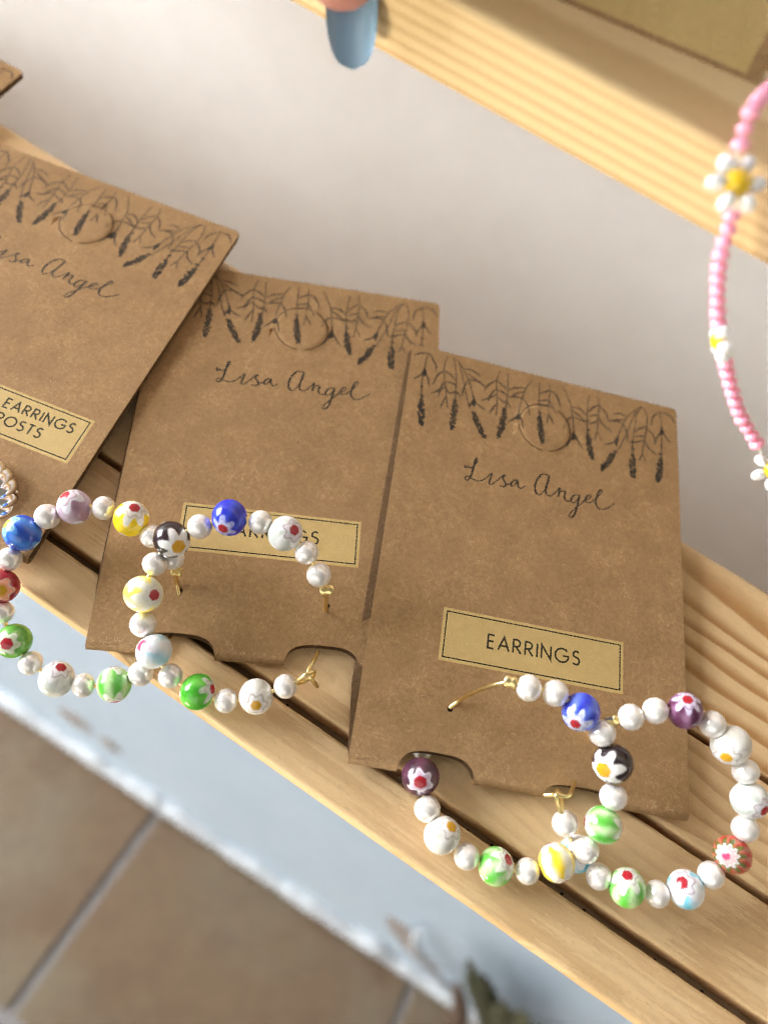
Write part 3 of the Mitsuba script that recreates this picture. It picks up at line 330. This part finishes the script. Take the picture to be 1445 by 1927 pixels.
def card(label, frame, group, wavy=0.3, holes=None, sticker_words='EARRINGS', mat='kraft', notch2=4.8, gap=.2, stk=(8.0, 63.2, 20.4, 31.6), seed=0):
    s0, t0, ang, cw, ch, TL, TR, BL, BR = frame
    ca, sa = math.cos(ang), math.sin(ang)
    k = thing('earring_card', label, 'earring card', group)
    def front_h(u, v):
        uu, q = np.asarray(u) / W, np.asarray(v) / H
        b = (BL * (1 - uu) + BR * uu) * (1 - q) + (TL * (1 - uu) + TR * uu) * q
        b = b + .75 * np.sin(np.pi * np.clip(q, 0, 1)) * (1 - .5 * uu) + .10 * np.sin(u * .11 + seed) * np.sin(v * .07 + seed)
        r = np.hypot(u - RING[0], v - RING[1]) - RING[2]
        return b + .34 / (1 + np.exp((r + .25) / .12)) + .22 * np.exp(-((r - .35) / .4) ** 2)
    def place(u, v, h):
        u, v = np.asarray(u), np.asarray(v)
        return sh(np.c_[s0 + u * ca - v * sa, t0 + u * sa + v * ca, h])
    u, v, h, f, bk_mask = make_sheet(front_h, wavy, holes or [(20, 11.7), (47, 11.5)], notch2, gap)
    P3 = place(u, v, h); far = bk_mask[f].all(1)
    def sub(m_):
        m_ = trimesh.Trimesh(P3, f[m_], process=False); m_.remove_unreferenced_vertices(); return m_
    add(k + '__front_panel', sub(~far), mat, 35); add(k + '__back_panel', sub(far), 'kraft_shade', 35)
    def flat(shape, key, mat, lift=.045, seg=2.0):
        ms = []
        for g in getattr(shape, 'geoms', [shape]):
            if g.is_empty or g.area < 1e-4: continue
            g = g.segmentize(seg)
            vv, ff = trimesh.creation.triangulate_polygon(g, engine='earcut')
            ms.append(trimesh.Trimesh(place(vv[:, 0], vv[:, 1], front_h(vv[:, 0], vv[:, 1]) + TP / 2 + lift), ff, process=False))
        return add(k + '__' + key, trimesh.util.concatenate(ms), mat)
    clipbox = sbox(.15, 0, W - .15, H - .1)
    flat(unary_union(FLORA_DARK).intersection(clipbox), 'floral_print', 'ink_black', .05)
    flat(unary_union(FLORA_SOFT).intersection(clipbox), 'leaf_print', 'ink_soft', .035)
    flat(unary_union(SCRIPT), 'handwritten_lettering', 'ink_black', .05)
    # sticker: a thin sheet of its own
    x0, x1, y0, y1 = stk
    g = np.meshgrid(np.linspace(x0, x1, 40), np.linspace(y0, y1, 12), indexing='ij'); gu, gv = g[0].ravel(), g[1].ravel()
    hh = front_h(gu, gv) + TP / 2; idx = np.arange(480).reshape(40, 12)
    a, b, c, d = idx[:-1, :-1].ravel(), idx[1:, :-1].ravel(), idx[1:, 1:].ravel(), idx[:-1, 1:].ravel()
    F = np.vstack([np.c_[a, b, c], np.c_[a, c, d]]); rim = np.r_[idx[:, 0], idx[-1, 1:], idx[-2::-1, -1], idx[0, -2:0:-1]]; rn = np.roll(rim, -1)
    F = np.vstack([F, F[:, ::-1] + 480, np.c_[rim, rim + 480, rn + 480], np.c_[rim, rn + 480, rn]])
    st = k + '__sticker'
    scene[st] = mikit.ply(trimesh.Trimesh(np.vstack([place(gu, gv, hh + .09), place(gu, gv, hh + .01)]), F, process=False), 'sticker_paper', smooth=30)
    bd = sbox(x0 + .75, y0 + .75, x1 - .75, y1 - .75)
    q0, q1, q2, q3 = bd.bounds; e = .13
    flat(shapely.MultiPolygon([sbox(q0 - e, q1 - e, q2 + e, q1 + e), sbox(q0 - e, q3 - e, q2 + e, q3 + e), sbox(q0 - e, q1 + e, q0 + e, q3 - e), sbox(q2 - e, q1 + e, q2 + e, q3 - e)]), 'sticker__border_line', 'ink_label', .15, 4.0)
    if sticker_words == 'EARRINGS': w = words('EARRINGS', 2.75, .19); w = shapely.affinity.translate(w, (x0 + x1) / 2 + .2 - w.bounds[2] / 2, y0 + 4.25)
    else:
        w1 = words('ED EARRINGS', 2.25, .18); w1 = shapely.affinity.translate(w1, 60.4 - w1.bounds[2], 27.0)
        w2 = words('POSTS', 2.25, .18); w2 = shapely.affinity.translate(w2, 55.0 - w2.bounds[2], 23.3); w = unary_union([w1, w2])
    flat(w, 'sticker__lettering', 'ink_label', .15)
    # loose paper fibres on the face and along the fold
    ms = []; r = np.random.default_rng(50 + seed)
    for i in range(520):
        if i < 330: uu, vv_ = r.uniform(.5, W - .5), abs(r.normal(0, .8)) - .4
        else: uu, vv_ = r.uniform(1, W - 1), r.uniform(2, 60)
        if vv_ < 5 and (9.0 < uu < 24.2 or 37.3 < uu < 52.7): continue
        hh = float(front_h(uu, max(vv_, 0))) + TP / 2 - (.25 if vv_ < 0 else 0); a = r.uniform(-.7, .7) + (math.pi / 2 if r.random() < .55 else 0); l = r.uniform(.35, 1.2); b = r.uniform(-.35, .35)
        q = np.linspace(-.5, .5, 5); du = np.cos(a) * q * l - np.sin(a) * b * q * q; dv = np.sin(a) * q * l + np.cos(a) * b * q * q
        ms.append(tube(place(uu + du, vv_ + dv, hh + .02 + .22 * (q + .5) * r.random() * l), 1.7e-5, 3))
    fk = add(k + '__paper_fibre', trimesh.util.concatenate(ms), 'fibre'); labels[fk] = {'kind': 'stuff'}
    return k, place, front_h
bsdf('fibre', rgb(.60, .44, .26), .8)
def brush(pts, w0, w1=None, n=6, taper=False):
    P = spline(pts, n) if len(pts) > 2 else np.array(pts)
    out = []
    for i in range(len(P) - 1):
        t = i / max(1, len(P) - 2); w = w0 if w1 is None else w0 + (w1 - w0) * (math.sin(math.pi * t) if taper else t)
        out.append(LineString(P[i:i + 2]).buffer(w / 2, quad_segs=3))
    return unary_union(out)
def script_stroke(pts):
    P = spline(pts, 7); out = []
    for i in range(len(P) - 1):
        d = P[i + 1] - P[i]; l = np.hypot(*d) + 1e-9
        w = .27 + .20 * max(0., -d[1] / l) ** 1.5 + .05 * math.sin(i * .7)
        out.append(LineString(P[i:i + 2]).buffer(w / 2, quad_segs=3))
    return unary_union(out)
SCRIPT = [script_stroke(s) for s in DATA['script']]
FL = DATA['flora']; FLORA_DARK, FLORA_SOFT = [], []
for l in FL['stem']: FLORA_SOFT.append(brush(l, .25, .30))
for l in FL['leaf']: FLORA_SOFT.append(brush(l, .24, .44, taper=True))
for l in FL['wedge']: FLORA_DARK.append(Polygon(l).buffer(-.12).buffer(.1))
for x, y, w in FL['bud']:
    FLORA_DARK.append(shapely.affinity.scale(Point(x, y).buffer(1), w * .42, .20)); FLORA_DARK.append(shapely.affinity.scale(Point(x, y - .1).buffer(1), w * .2, .42))
for l in FL['spike']:
    P = spline(l, 12)
    for i, p in enumerate(P):
        t = i / (len(P) - 1); w = .78 * (math.sin(math.pi * (.12 + .80 * t)) ** .6)
        for _ in range(4):
            q = p + RNG.uniform(-1, 1, 2) * [w, .28]
            FLORA_DARK.append(Point(q).buffer(RNG.uniform(.16, .34), quad_segs=2))
def words(txt, cap, w):
    """plain geometric capitals drawn as strokes of even weight"""
    A = lambda cx, cy, rx, ry, a0, a1: [(cx + rx * math.cos(math.radians(a)), cy + ry * math.sin(math.radians(a))) for a in np.linspace(a0, a1, 22)]
    G = {'E': ([[(.46, 1), (0, 1), (0, 0), (.46, 0)], [(0, .52), (.42, .52)]], .5), 'A': ([[(0, 0), (.41, 1), (.82, 0)], [(.16, .34), (.66, .34)]], .84),
         'R': ([[(0, 0), (0, 1), (.24, 1)] + A(.24, .74, .27, .26, 90, -90) + [(0, .48)], [(.20, .48), (.60, 0)]], .62), 'I': ([[(0, 0), (0, 1)]], .04),
         'N': ([[(0, 0), (0, 1), (.72, 0), (.72, 1)]], .76), 'G': ([A(.54, .5, .53, .51, 42, 330) + [(1.03, .47), (.60, .47)]], 1.05),
         'S': ([A(.29, .755, .235, .245, 35, 215) + A(.27, .27, .27, .27, 60, -145)], .58), 'D': ([[(0, 0), (0, 1), (.26, 1)] + A(.26, .5, .5, .5, 90, -90) + [(0, 0)]], .78),
         'P': ([[(0, 0), (0, 1), (.24, 1)] + A(.24, .73, .28, .27, 90, -90) + [(0, .46)]], .55), 'O': ([A(.54, .5, .53, .51, 0, 360)], 1.08), 'T': ([[(0, 1), (.56, 1)], [(.28, 1), (.28, 0)]], .56)}
    x, out = 0., []
    for c in txt:
        if c == ' ': x += .55; continue
        st, wd = G[c]
        for s in st: out.append(LineString([((x + a) * cap, b * cap) for a, b in s]).buffer(w, cap_style=2, join_style=2, quad_segs=4))
        x += wd + .30
    return unary_union(out)

CG = 'kraft earring cards on the lower shelf'
c3, place3, h3 = card('kraft card with black EARRINGS sticker fully visible, on top and furthest right', DATA['cards']['c3'], None, wavy=1.5, holes=[(18.0, 11.6), (48.0, 11.5)], notch2=3.1, gap=1.4, stk=(14.5, 53.2, 20.7, 31.6), seed=1)
c2, place2, h2 = card('middle kraft card whose EARRINGS sticker is half hidden by a hoop of beads', DATA['cards']['c2'], None, wavy=.8, holes=[(15.7, 11.7), (45.1, 11.4)], stk=(13.5, 50.8, 20.2, 30.7), seed=2)
c1, place1, h1 = card('kraft card with two lines of lettering on its sticker, cut off by the left edge', DATA['cards']['c1'], None, sticker_words='2', seed=3)
c0, place0, h0 = card('kraft card of which only one top corner shows at the left edge', [-183.2 - 58.0, 43.2 - 96.5, .10, W, H, 5, 5, 2.6, 2.6], None, sticker_words='2', seed=4)

# the card leaning on the upper shelf
k5 = thing('earring_card', 'blurred kraft card with a pale label leaning on the upper shelf', 'earring card')
P2 = np.array([-.0017, .1335, .8763]); ex5 = np.array([.99067, .13277, .03064]); up5 = np.array([-.07371, .33309, .94001]); n5 = np.array([.1146, -.9335, .33977])
def slab5(x0, x1, y0, y1, z0, z1, r):
    prof = rounded(x0, x1, y0, y1, r) * 1e-3
    return loft(prof, P2 + np.array([[z0], [z1]]) * 1e-3 * n5, ex5, up5)
add(k5 + '__sheet', slab5(-67, 0, 0, 60, -1.0, -.6, .8), 'kraft', 30); add(k5 + '__sheet', slab5(-67, -.1, .1, 60, -3.0, -2.6, .8), 'kraft_shade', 30)
add(k5 + '__sticker', slab5(-52, -2.3, 1.2, 18, -.55, -.45, .1), 'sticker_paper', 30)

# ------------------------------------------------------------------ hoop earrings
FR = np.array([.834, .480, .268]); FR -= FWD * (FR @ FWD); FR /= np.linalg.norm(FR); FD = -UPV / np.linalg.norm(UPV)
ICO = trimesh.creation.icosphere(subdivisions=5, radius=1.0); ICO4 = trimesh.creation.icosphere(subdivisions=4, radius=1.0)
def millefiori(D, dot, pal, seed):
    """colours of the glass itself: cane flower round the axis 'dot' and on the far side, stripes between"""
    dotc, ringc, linec, petc, body, streak, nst, n, r0, r1, r2 = pal
    d = D @ dot; a = np.cross(dot, [.3, .5, .81]); a /= np.linalg.norm(a); b = np.cross(dot, a)
    ph = np.arctan2(D @ b, D @ a) + seed
    th = np.arccos(np.clip(np.abs(d), 0, 1)); far = d < 0
    ph = ph + .14 * (meshkit.fbm(D * 2.2 + seed, 3, seed) - .5) * 2
    wob = (meshkit.fbm(D * 3 + 9, 3, seed + 3) - .5)
    wave = np.cos(n * ph); shp = np.sign(wave) * np.abs(wave) ** .8
    t0 = r0 * (1 + .05 * np.cos(6 * ph)) + .04 * wob; t1 = r1 * (1 + .17 * shp) + .10 * wob; t2 = r2 * (1 + .30 * shp) + .12 * wob
    S = lambda e, w=.035: 1 / (1 + np.exp(-np.clip((th - e) / w * 2.2, -40, 40)))
    L = lambda c: np.asarray(c, float)
    st = np.clip(.5 + .5 * np.cos(nst * ph + 2.2) + .10 * wob, 0, 1) ** 1.4
    col = L(body) * (1 - st[:, None]) + L(streak) * st[:, None]
    col = col * (1 + .12 * (meshkit.fbm(D * 5, 3, seed + 6)[:, None] - .5))
    def over(c, m): return col * m[:, None] + L(c) * (1 - m[:, None])
    col = over(petc, S(t2, .05)); col = over(linec, S(t1 + .07, .03)); col = over(ringc, S(t1 - .02, .03)); col = over(dotc, S(t0, .02))
    return np.clip(col, 0, 1)
RED, GOLD, WHT, LINE = (.36, .008, .02), (.62, .33, .008), (.80, .80, .79), (.47, .41, .43)
#        dot  ring  line  petal body streak nstreak n r0 r1 r2
PAL = {
 'blue': (RED, (.62, .64, .86), (.40, .42, .74), (.60, .66, .92), (.012, .03, .52), (.10, .17, .72), 6, 6, .29, .52, .74),
 'blue2': (RED, (.50, .52, .82), (.28, .30, .70), (.40, .44, .84), (.010, .018, .44), (.03, .06, .60), 6, 6, .30, .47, .60),
 'black': (GOLD, WHT, WHT, WHT, (.014, .008, .010), (.030, .012, .018), 5, 6, .40, .62, .92),
 'green': (RED, (.70, .74, .68), (.50, .50, .42), (.72, .80, .66), (.10, .48, .045), (.50, .74, .36), 6, 6, .31, .50, .84),
 'green2': (RED, (.60, .66, .58), (.45, .45, .40), (.55, .68, .50), (.05, .36, .02), (.12, .52, .05), 5, 6, .28, .50, .72),
 'green3': (RED, (.60, .72, .52), (.75, .78, .72), (.22, .46, .12), (.09, .32, .03), (.12, .38, .05), 6, 6, .36, .58, .80),
 'yellow': (RED, (.78, .76, .70), (.60, .50, .40), (.80, .78, .70), (.86, .62, .010), (.86, .66, .03), 5, 6, .31, .56, .95),
 'yellow_white': (RED, (.80, .78, .74), (.52, .44, .42), (.80, .79, .72), (.84, .62, .03), (.78, .77, .66), 5, 6, .30, .52, .86),
 'pale_yellow': (RED, (.78, .78, .72), (.70, .70, .60), (.78, .79, .66), (.86, .74, .10), (.78, .79, .62), 4, 6, .30, .50, .95),
 'white': (GOLD, (.74, .73, .71), (.42, .37, .33), (.74, .73, .70), (.56, .55, .49), (.78, .78, .75), 5, 6, .31, .58, .86),
 'white_red': (RED, (.70, .67, .71), (.42, .35, .37), (.74, .75, .74), (.52, .56, .51), (.78, .80, .78), 5, 6, .30, .58, .86),
 'purple': (RED, (.56, .44, .55), (.74, .72, .82), (.36, .24, .34), (.045, .012, .030), (.10, .03, .06), 5, 6, .34, .56, .62),
 'purple2': (RED, (.60, .55, .72), (.34, .22, .34), (.60, .56, .74), (.085, .015, .055), (.24, .10, .20), 6, 7, .31, .50, .72),
 'mauve': (RED, (.66, .56, .62), (.44, .36, .40), (.74, .74, .82), (.30, .17, .25), (.60, .48, .58), 3, 5, .33, .60, .95),
 'sky': (RED, (.76, .72, .80), (.40, .34, .40), (.78, .80, .83), (.78, .80, .82), (.16, .55, .72), 3, 6, .33, .62, .95),
 'sky2': ((.52, .06, .14), (.76, .62, .70), (.60, .52, .60), (.72, .74, .77), (.70, .74, .77), (.38, .62, .74), 4, 5, .34, .55, .80),
 'teal_blue': ((.30, .33, .02), (.20, .42, .48), (.36, .55, .70), (.06, .24, .66), (.010, .06, .46), (.04, .20, .70), 5, 6, .33, .62, .84),
 'red': ((.55, .30, .01), (.80, .34, .20), (.75, .50, .44), (.60, .08, .05), (.30, .010, .022), (.36, .014, .03), 5, 6, .36, .66, .74),
 'pomegranate': ((.50, .05, .14), (.60, .42, .42), (.76, .76, .74), (.13, .14, .03), (.50, .045, .035), (.46, .16, .10), 11, 11, .22, .56, .92)}
ND = {'blue': 'deep blue', 'blue2': 'deep blue', 'black': 'black and white', 'green': 'green striped', 'green2': 'clear green', 'green3': 'green', 'yellow': 'yellow and white', 'yellow_white': 'yellow striped', 'pale_yellow': 'pale yellow', 'white': 'white', 'white_red': 'white', 'purple': 'dark purple', 'purple2': 'purple', 'mauve': 'mauve', 'sky': 'white and sky blue', 'sky2': 'milky pale blue', 'teal_blue': 'blue and teal', 'red': 'red', 'pomegranate': 'red and olive'}
BEADS = {
 'A': [0, 0, ('blue', -.28, .60), 0, ('black', -.50, .36), 0, ('green', .96, .16), 0, ('yellow_white', .36, .84), 0, ('green', .75, -.36), 0, ('white', .56, -.50), 0, ('purple', 0, .30), 0],
 'B': [0, 0, ('purple2', .14, -.70), 0, ('white', -.22, .62), 0, ('white_red', .56, .42), 0, ('pomegranate', -.38, .08), 0, ('sky', -.25, -.44), 0, ('green', 0, -.80), 0, ('sky', .3, -.3), 0],
 'C': [0, 0, ('white_red', .56, -.20), 0, ('blue2', -.36, .58), 0, ('black', .43, .44), 0, ('pale_yellow', .66, .05), 0, ('sky2', -.66, -.36), 0, ('green2', .94, -.14), 0, ('white', 0, .47), 0],
 'D': [0, 0, ('yellow', .20, -.66), 0, ('mauve', -.50, -.60), 0, ('teal_blue', -.70, -.45), 0, ('red', -.06, .26), 0, ('green3', -.34, .15), 0, ('white_red', .28, -.76), 0, ('green', .05, .97), 0]}
def hoop(key, label, extra_path_start=None, extra_path_end=None):
    k = thing('hoop_earring', label, 'earring')
    pts = np.array([b[:3] for b in DATA['hoops'][key]]); Dm = [b[3] for b in DATA['hoops'][key]]
    W3 = sh(pts); full = list(pts)
    if extra_path_start: full = [list(x) for x in extra_path_start[::-1]] + full
    if extra_path_end: full = full + [list(x) for x in extra_path_end]
    path = sh(spline(full, 10))
    add(k + '__wire', tube(path, .00041, 8), 'gold', True)
    tang = np.gradient(W3, axis=0); tang /= np.linalg.norm(tang, axis=1, keepdims=True)
    for i, (p, dm, spec) in enumerate(zip(W3, Dm, BEADS[key])):
        r = dm * .5e-3; tg = tang[i]
        def shape(ico, sq):
            v = np.array(ico.vertices); a = v @ tg
            rad = v - a[:, None] * tg
            return v - (a * (1 - sq * (1 - .10 * np.exp(-np.linalg.norm(rad, axis=1) ** 2 / .03))))[:, None] * tg
        if spec == 0:
            rr = 1 + .014 * (meshkit.noise(np.array(ICO4.vertices) * 1.3 + 5 * i + ord(key)) - .5)
            add(k + '__pearl', trimesh.Trimesh(p + shape(ICO4, RNG.uniform(.93, 1.0)) * r * rr[:, None], ICO4.faces, process=False), 'pearl', True)
        else:
            nm, dx, dy = spec; dz = -math.sqrt(max(0., 1 - dx * dx - dy * dy)); ray = (p - CAM) / np.linalg.norm(p - CAM)
            dot = dx * FR + dy * FD + dz * ray; dot /= np.linalg.norm(dot)
            v = shape(ICO, .95); col = millefiori(np.array(ICO.vertices), dot, PAL[nm], i + 3 * ord(key))
            kk = add(k + '__glass_bead', trimesh.Trimesh(p + v * r, ICO.faces, process=False), 'millefiori', True, color=col)
            labels[kk] = {'label': ND[nm] + ' flower-patterned glass bead'}
    return k
def crimp(k, p0, p1, r):
    """squashed metal bead"""
    P = sh(spline([p0, p1], 8)); m = tube(P, r * np.array([.82, 1, 1.02, .95, .9, .95, 1.02, 1, .82]), 12)
    ax = (P[-1] - P[0]) / np.linalg.norm(P[-1] - P[0]); s_ = np.cross(ax, FWD); s_ /= np.linalg.norm(s_); c = P.mean(0)
    d = (m.vertices - c) @ np.cross(ax, s_); m.vertices -= d[:, None] * np.cross(ax, s_) * .35
    add(k + '__crimp', m, 'gold', 40)
def ring_wire(k, key, pts, r=.00040, n=10): add(k + '__' + key, tube(sh(spline(pts, n)), r, 10), 'gold', True)
WR = DATA['wire']
ha = hoop('A', 'beaded hoop pinned to the right card, front one with the long bare gold wire', WR['A_in'], WR['A_end'][1:]); crimp(ha, *WR['A_cr'], 1.15e-3)
hb = hoop('B', 'beaded hoop lying on the bare slats, rightmost, with a red and olive bead', WR['B_in']); crimp(hb, *WR['B_cr'], 1.1e-3)
ring_wire(hb, 'loop', WR['B_loop']); ring_wire(hb, 'hook', WR['B_hook'])
hc = hoop('C', 'beaded hoop over the half hidden sticker, with a clear green and a black bead', WR['C_in']); crimp(hc, *WR['C_cr'], 1.0e-3)
ring_wire(hc, 'loop', WR['C_loop']); ring_wire(hc, 'hook', WR['C_hook'])
hd = hoop('D', 'beaded hoop hanging past the front slat at the left edge, with a red bead', WR['D_in'], WR['D_end'][1:]); crimp(hd, *WR['D_cr'], .95e-3)

# twisted silver hoop on the left card
rk = thing('rope_hoop_earring', 'shiny silver twisted rope hoop cut off by the left edge', 'earring')
cen = np.array([-0.08898, 0.06023, 0.77303]); e1 = FR; e2 = FD
a = np.linspace(0, 2 * np.pi, 160, endpoint=False); Rr, rs = .0060, .00150
ms = []
for j in range(3):
    b = a * 7 + j * 2 * np.pi / 3; rad = Rr + rs * np.cos(b) * 1.05
    P = cen + (rad * np.cos(a))[:, None] * e1 + (rad * np.sin(a))[:, None] * e2 + (rs * 1.05 * np.sin(b))[:, None] * (-FWD)
    add(rk + '__strand', tube(P, .00155, 12, closed=True), 'silver', True)

# ------------------------------------------------------------------ daisy bracelet hanging off the upper shelf
bk = thing('beaded_bracelet', 'pink seed bead bracelet with white daisies hanging from the upper shelf', 'bracelet')
bp = spline(DATA['bracelet'], 24); seg = np.r_[0, np.cumsum(np.linalg.norm(np.diff(bp, axis=0), axis=1))]
at = lambda q: np.array([np.interp(q, seg, bp[:, j]) for j in range(3)])
add(bk + '__thread', tube(bp, .00016, 6), 'thread', True)
def seedbead(p, tg, r, mat, key, clear=False):
    v = np.array(TOR.vertices); ax = tg / np.linalg.norm(tg); a_ = np.cross(ax, [.3, .9, .2]); a_ /= np.linalg.norm(a_); b_ = np.cross(ax, a_)
    k = add(bk + '__' + key, trimesh.Trimesh(p + r * (v[:, :1] * a_ + v[:, 1:2] * b_ + v[:, 2:] * ax), TOR.faces, process=False), mat, True)
    if clear: add(k + '__lining', trimesh.Trimesh(p + r * .74 * (v[:, :1] * a_ + v[:, 1:2] * b_ + v[:, 2:] * ax * 1.15), TOR.faces, process=False), 'seed_pink', True)
TOR = trimesh.creation.icosphere(subdivisions=3); TOR.vertices *= [1, 1, .74]
near = lambda p: seg[np.argmin(np.linalg.norm(bp - p, axis=1))]
d1 = near(np.array([.0030, .113, .8711])); d2 = near(np.array([.0144, .1142, .8508])); d3 = near(np.array([.0322, .1169, .8348]))
R_ = .00118; q = .0; step = .00182
while q < seg[-1]:
    if all(abs(q - d) > w for d, w in ((d1, .0039), (d2, .0026), (d3, .0026))) and not (q > d3 and q < d3 + .006):
        seedbead(at(q), at(q + .0004) - at(q - .0004), R_ * RNG.uniform(.92, 1.08), 'seed_pink', 'pink_bead')
    q += step
def daisy(c, nrm, upd, rr, rp, ry):
    nrm = nrm / np.linalg.norm(nrm); upd = upd - nrm * (upd @ nrm); upd /= np.linalg.norm(upd); sd = np.cross(nrm, upd)
    for i in range(6):
        a_ = math.radians(30 + 60 * i); dd = math.cos(a_) * upd + math.sin(a_) * sd
        seedbead(c + dd * rr, -math.sin(a_) * upd + math.cos(a_) * sd, rp, 'seed_white', 'daisy_petal')
    seedbead(c + nrm * .0004, nrm, ry, 'seed_yellow', 'daisy_centre')
daisy(at(d1), -FWD + .15 * FR, UPV, .00290, .00135, .00175)
daisy(at(d2), -FR + .22 * FWD - .15 * UPV, at(d2 - .001) - at(d2 + .001), .00225, .00115, .0015)
daisy(at(d3 + .0020) + FR * .0011, -FWD - .4 * FR, at(d3 - .001) - at(d3 + .001), .00240, .00120, .0015)

# ------------------------------------------------------------------ the hand reaching down to the upper card
hk = thing('person', 'hand reaching in from above, one fingertip with a long glossy light blue nail showing', 'person')
tip = np.array([-0.05875, 0.11388, 0.86643])
ax = UPV - .55 * FWD; ax /= np.linalg.norm(ax); sd = FR - ax * (FR @ ax); sd /= np.linalg.norm(sd); bkd = np.cross(sd, ax); bkd = bkd if bkd @ FWD > 0 else -bkd   # bkd: away from the camera, the nail side
def cap(p, r, q, r2):
    S1 = m3.Manifold.sphere(r, 20).translate(p.tolist()); S2 = m3.Manifold.sphere(r2, 20).translate(q.tolist()); return m3.Manifold.batch_hull([S1, S2])
def finger(root, dirs, lens, radii):
    out, p = [], root
    for d, l, r, r2 in zip(dirs, lens, radii[:-1], radii[1:]):
        d = d / np.linalg.norm(d); q = p + d * l; out.append(cap(p, r, q, r2)); p = q
    return out, p
mm = 1e-3
knuck = tip + ax * 86 * mm + bkd * 4 * mm
parts = []
dn = -ax
f_, e_ = finger(knuck, [dn - .10 * bkd, dn + .0 * bkd, dn + .06 * bkd], [40 * mm, 26 * mm, 17.5 * mm], [9.0 * mm, 7.9 * mm, 7.0 * mm, 5.6 * mm])
shift = tip - (e_ + dn * 5.0 * mm); knuck = knuck + shift
f_, e_ = finger(knuck, [dn - .10 * bkd, dn + .0 * bkd, dn + .06 * bkd], [40 * mm, 26 * mm, 17.5 * mm], [9.0 * mm, 7.9 * mm, 7.0 * mm, 5.6 * mm]); parts += f_
tips = []
for i, (off, l, curl) in enumerate(((-20, (42, 28, 18), .5), (-39, (38, 26, 17), .62), (-56, (30, 20, 15), .75))):
    r0 = knuck + sd * off * mm * 1.0 + ax * (2 + i * 4) * mm
    g_, ge = finger(r0, [dn - curl * .5 * bkd, dn - curl * 1.7 * bkd, -.1 * dn - 1.2 * bkd], [x * mm for x in l], [9.2 * mm, 8.2 * mm, 7.2 * mm, 6.0 * mm]); parts += g_; tips.append(ge)
wrist = knuck + ax * 92 * mm - sd * 26 * mm
pal = [m3.Manifold.sphere(10.5 * mm, 20).translate((knuck + sd * o * mm + ax * 2 * mm).tolist()) for o in (0, -20, -39, -55)] + [m3.Manifold.sphere(15 * mm, 20).translate((wrist + sd * o * mm).tolist()) for o in (-14, 14)]
parts.append(m3.Manifold.batch_hull(pal))
t_, te = finger(wrist + sd * 16 * mm - ax * 12 * mm, [dn + .9 * sd - .2 * bkd, dn + .45 * sd - .3 * bkd, dn + .1 * sd - .2 * bkd], [40 * mm, 30 * mm, 20 * mm], [13 * mm, 10 * mm, 9 * mm, 7 * mm]); parts += t_
parts.append(cap(wrist, 23 * mm, wrist + ax * 150 * mm + np.array([0, -.03, .02]), 30 * mm))
hm = m3.Manifold.batch_boolean(parts, m3.OpType.Add).refine_to_length(.0030).to_mesh()
hm = trimesh.Trimesh(hm.vert_properties[:, :3], hm.tri_verts); trimesh.smoothing.filter_taubin(hm, iterations=14)
scene[hk] = mikit.ply(hm, 'skin', smooth=True)
def nail(base_c, out, side, back, width, length, R, key='fingernail'):
    n1, n2 = 26, 17; V = []
    for i in range(n1):
        t = i / (n1 - 1); prof = 1.0 if t < .5 else math.sqrt(max(0., 1 - ((t - .5) / .5) ** 2.3)); prof = max(prof, .02)
        for j in range(n2):
            g = (j / (n2 - 1) * 2 - 1) * width / 2 * prof; ph = g / R
            V.append(base_c + out * length * t + side * R * math.sin(ph) + back * (R * math.cos(ph) - R - .9 * mm * t * t))
    V = np.array(V); F = []
    for i in range(n1 - 1):
        for j in range(n2 - 1): a_ = i * n2 + j; F += [[a_, a_ + 1, a_ + n2 + 1], [a_, a_ + n2 + 1, a_ + n2]]
    N_ = len(V); rim = [i * n2 for i in range(n1)] + [(n1 - 1) * n2 + j for j in range(1, n2)] + [i * n2 + n2 - 1 for i in range(n1 - 2, -1, -1)] + [j for j in range(n2 - 2, 0, -1)]
    F2 = F + [[c + N_, b + N_, a + N_] for a, b, c in F] + sum([[[a, b, b + N_], [a, b + N_, a + N_]] for a, b in zip(rim, rim[1:] + rim[:1])], [])
    add(hk + '__' + key, trimesh.Trimesh(np.vstack([V, V + back * .45 * mm]), F2, process=False), 'nail_polish', 40)
nail(tip + ax * 9.5 * mm + bkd * 5.2 * mm + sd * 1.1 * mm, -ax, sd, bkd, 9.4 * mm, 17.3 * mm, 4.6 * mm)
labels[hk + '__fingernail'] = {'label': 'long glossy light blue fingernail'}
for i, ge in enumerate(tips): nail(ge + bkd * -2 * mm + dn * 3 * mm, -bkd, sd, dn, 8.2 * mm, 11 * mm, 5.5 * mm)
